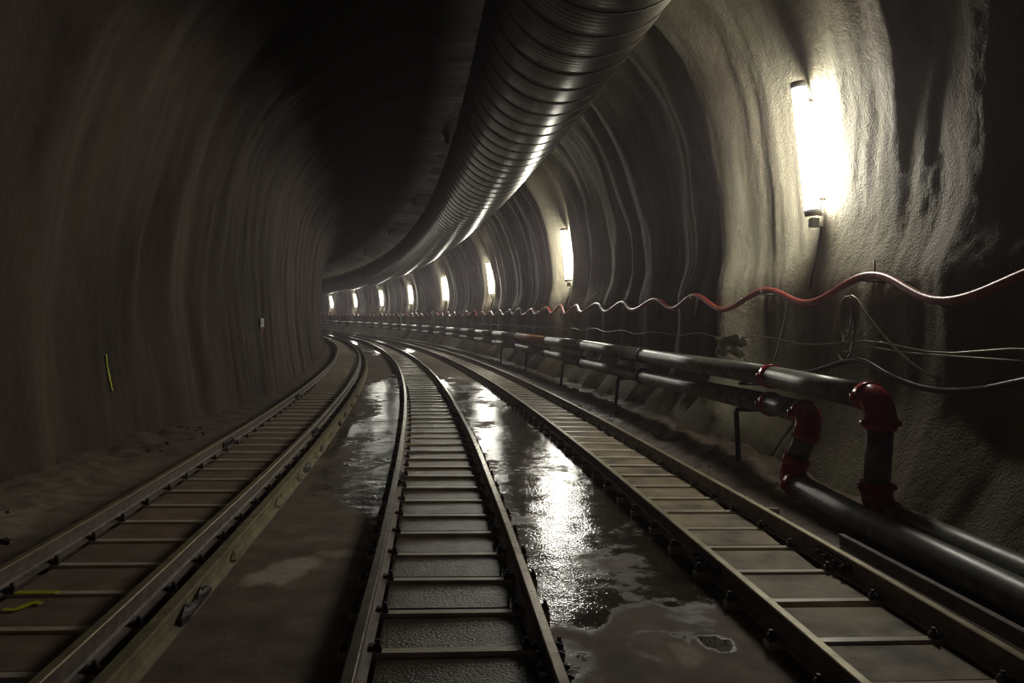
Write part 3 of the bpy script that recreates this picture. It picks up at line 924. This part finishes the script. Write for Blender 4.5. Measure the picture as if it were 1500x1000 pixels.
# ------------------------------------------------------------------ left wall sign, paint marks, stones
ssn, zsn = 19.2, CAM_Z - .16
dl = max(wall_d(ssn + k, zsn + j, -1) for k in (-.2, 0, .2) for j in (-.1, 0, .1)) + .02
org = PV(ssn, dl, zsn)
root = empty('wall_sign', org)
root.rotation_euler = (0, 0, float(TH(ssn)))
tag(root, 'small white sign with dark marks on the left wall', 'sign')
mb = MB(); mb.box(-.006, .006, -.22, .22, -.105, .105, 0, .0); mb.build('sign_plate', M['white_paint'], root)
for (y, z, w, h) in ((-.05, .065, .06, .016), (.06, .032, .05, .018), (-.06, .0, .13, .034), (.10, -.02, .04, .02), (.03, -.05, .10, .014)):
    mb = MB(); mb.box(.006, .009, y - w / 2, y + w / 2, z - h / 2, z + h / 2); mb.build('sign_mark', M['sign_dark'], root)
mb = MB(); mb.box(-.004, .006, -.20, .12, -.25, -.118); mb.build('lower_plate', M['red_paint'], root)

def strip_on_wall(name, sz, w, side, mat, label):
    mb = MB(); verts = []
    org = PV(sz[0][0], wall_d(sz[0][0], sz[0][1], side), sz[0][1])
    for s_, z_ in sz:
        for ds_ in (-w / 2, w / 2):
            d_ = wall_d(s_ + ds_, z_, side) - side * .012
            verts.append(PV(s_ + ds_, d_, z_) - org)
    f = [(2 * i, 2 * i + 1, 2 * i + 3, 2 * i + 2) for i in range(len(sz) - 1)]
    mb.add(verts, f)
    o = mb.build(name, mat, None, org)
    md = o.modifiers.new('thickness', 'SOLIDIFY'); md.thickness = .006
    tag(o, label, 'paint mark')
strip_on_wall('paint_mark', [(11.05 + .10 * f, CAM_Z - .56 - .50 * f) for f in np.linspace(0, 1, 11)], .05, -1, M['yellow_paint'], 'thin yellow paint line on the left wall')

mb = MB(); mb.box(-.13, .13, -.028, .028, 0, .004)
c = PV(5.19, -2.52, SL_TOP)
o = mb.build('paint_mark', M['yellow_paint'], None, c, float(TH(5.2))); tag(o, 'yellow paint stripe on a sleeper of the left track', 'paint mark')
mb = MB()
sq = [(-.07, -.05), (-.05, -.075), (-.01, -.07), (.01, -.03), (.03, .03), (.055, .06), (.075, .05), (.07, .02)]
V2 = []
for i, (x, y) in enumerate(sq):
    t = Vector((sq[min(i + 1, 7)][0] - sq[max(i - 1, 0)][0], sq[min(i + 1, 7)][1] - sq[max(i - 1, 0)][1])).normalized()
    w = .022
    V2 += [(x - t.y * w, y + t.x * w, 0), (x + t.y * w, y - t.x * w, 0), (x - t.y * w, y + t.x * w, .004), (x + t.y * w, y - t.x * w, .004)]
F2 = []
for i in range(7):
    a, b2 = i * 4, i * 4 + 4
    F2 += [(a + 2, a + 3, b2 + 3, b2 + 2), (a, b2, b2 + 1, a + 1), (a, a + 2, b2 + 2, b2), (a + 1, b2 + 1, b2 + 3, a + 3)]
F2 += [(0, 1, 3, 2), (28, 30, 31, 29)]
mb.add(V2, F2)
o = mb.build('paint_mark', M['yellow_paint'], None, PV(4.98, -2.50, .030)); tag(o, 'yellow paint squiggle on a slab of the left track', 'paint mark')

def stone(s_, d_, z_, r, seed, lab, grp):
    mb = MB(); lump(mb, (0, 0, 0), (r * 1.3, r, r * .7), seed, 0, 8, 6)
    o = mb.build('stone', M['stone'], None, PV(s_, d_, z_), random.Random(seed).uniform(0, 6)); tag(o, lab, 'stone', grp)
rs = random.Random(77)
for k in range(12):
    stone(rs.uniform(5.5, 14), rs.uniform(-3.9, -3.05), .10, rs.uniform(.015, .04), 300 + k, 'small broken stone on the left shoulder by the wall foot', 'stones on the left shoulder')
for k in range(10):
    stone(rs.uniform(8.6, 16), rs.uniform(3.12, 3.7), .10, rs.uniform(.02, .055), 400 + k, 'small broken stone between the right track and the wall', 'stones beside the right track')

# ------------------------------------------------------------------ haze
if HAZE_DENSITY > 0:
    hs_ = np.arange(-8.5, 131, 1.5)
    ring_ = [(-5.2, -.2), (-5.2, 8.6), (5.6, 8.6), (5.6, -.2)]
    m, nt, b = new_mat('tunnel_haze')
    nt.nodes.remove(b)
    vs = nd(nt, 'ShaderNodeVolumeScatter')
    vs.inputs['Color'].default_value = (1, .88, .95, 1)
    vs.inputs['Density'].default_value = HAZE_DENSITY
    vs.inputs['Anisotropy'].default_value = .78
    nt.links.new(vs.outputs[0], nt.nodes['Material Output'].inputs['Volume'])
    hz_me = sweep(ring_[::-1], hs_, 0, 0, None, m, 'damp_haze')
    import bmesh
    _bm = bmesh.new(); _bm.from_mesh(hz_me); bmesh.ops.recalc_face_normals(_bm, faces=_bm.faces); _bm.to_mesh(hz_me); _bm.free()
    hz_o = link('damp_haze', hz_me)
    tag(hz_o, 'thin damp haze filling the tunnel', 'haze', None, 'stuff')
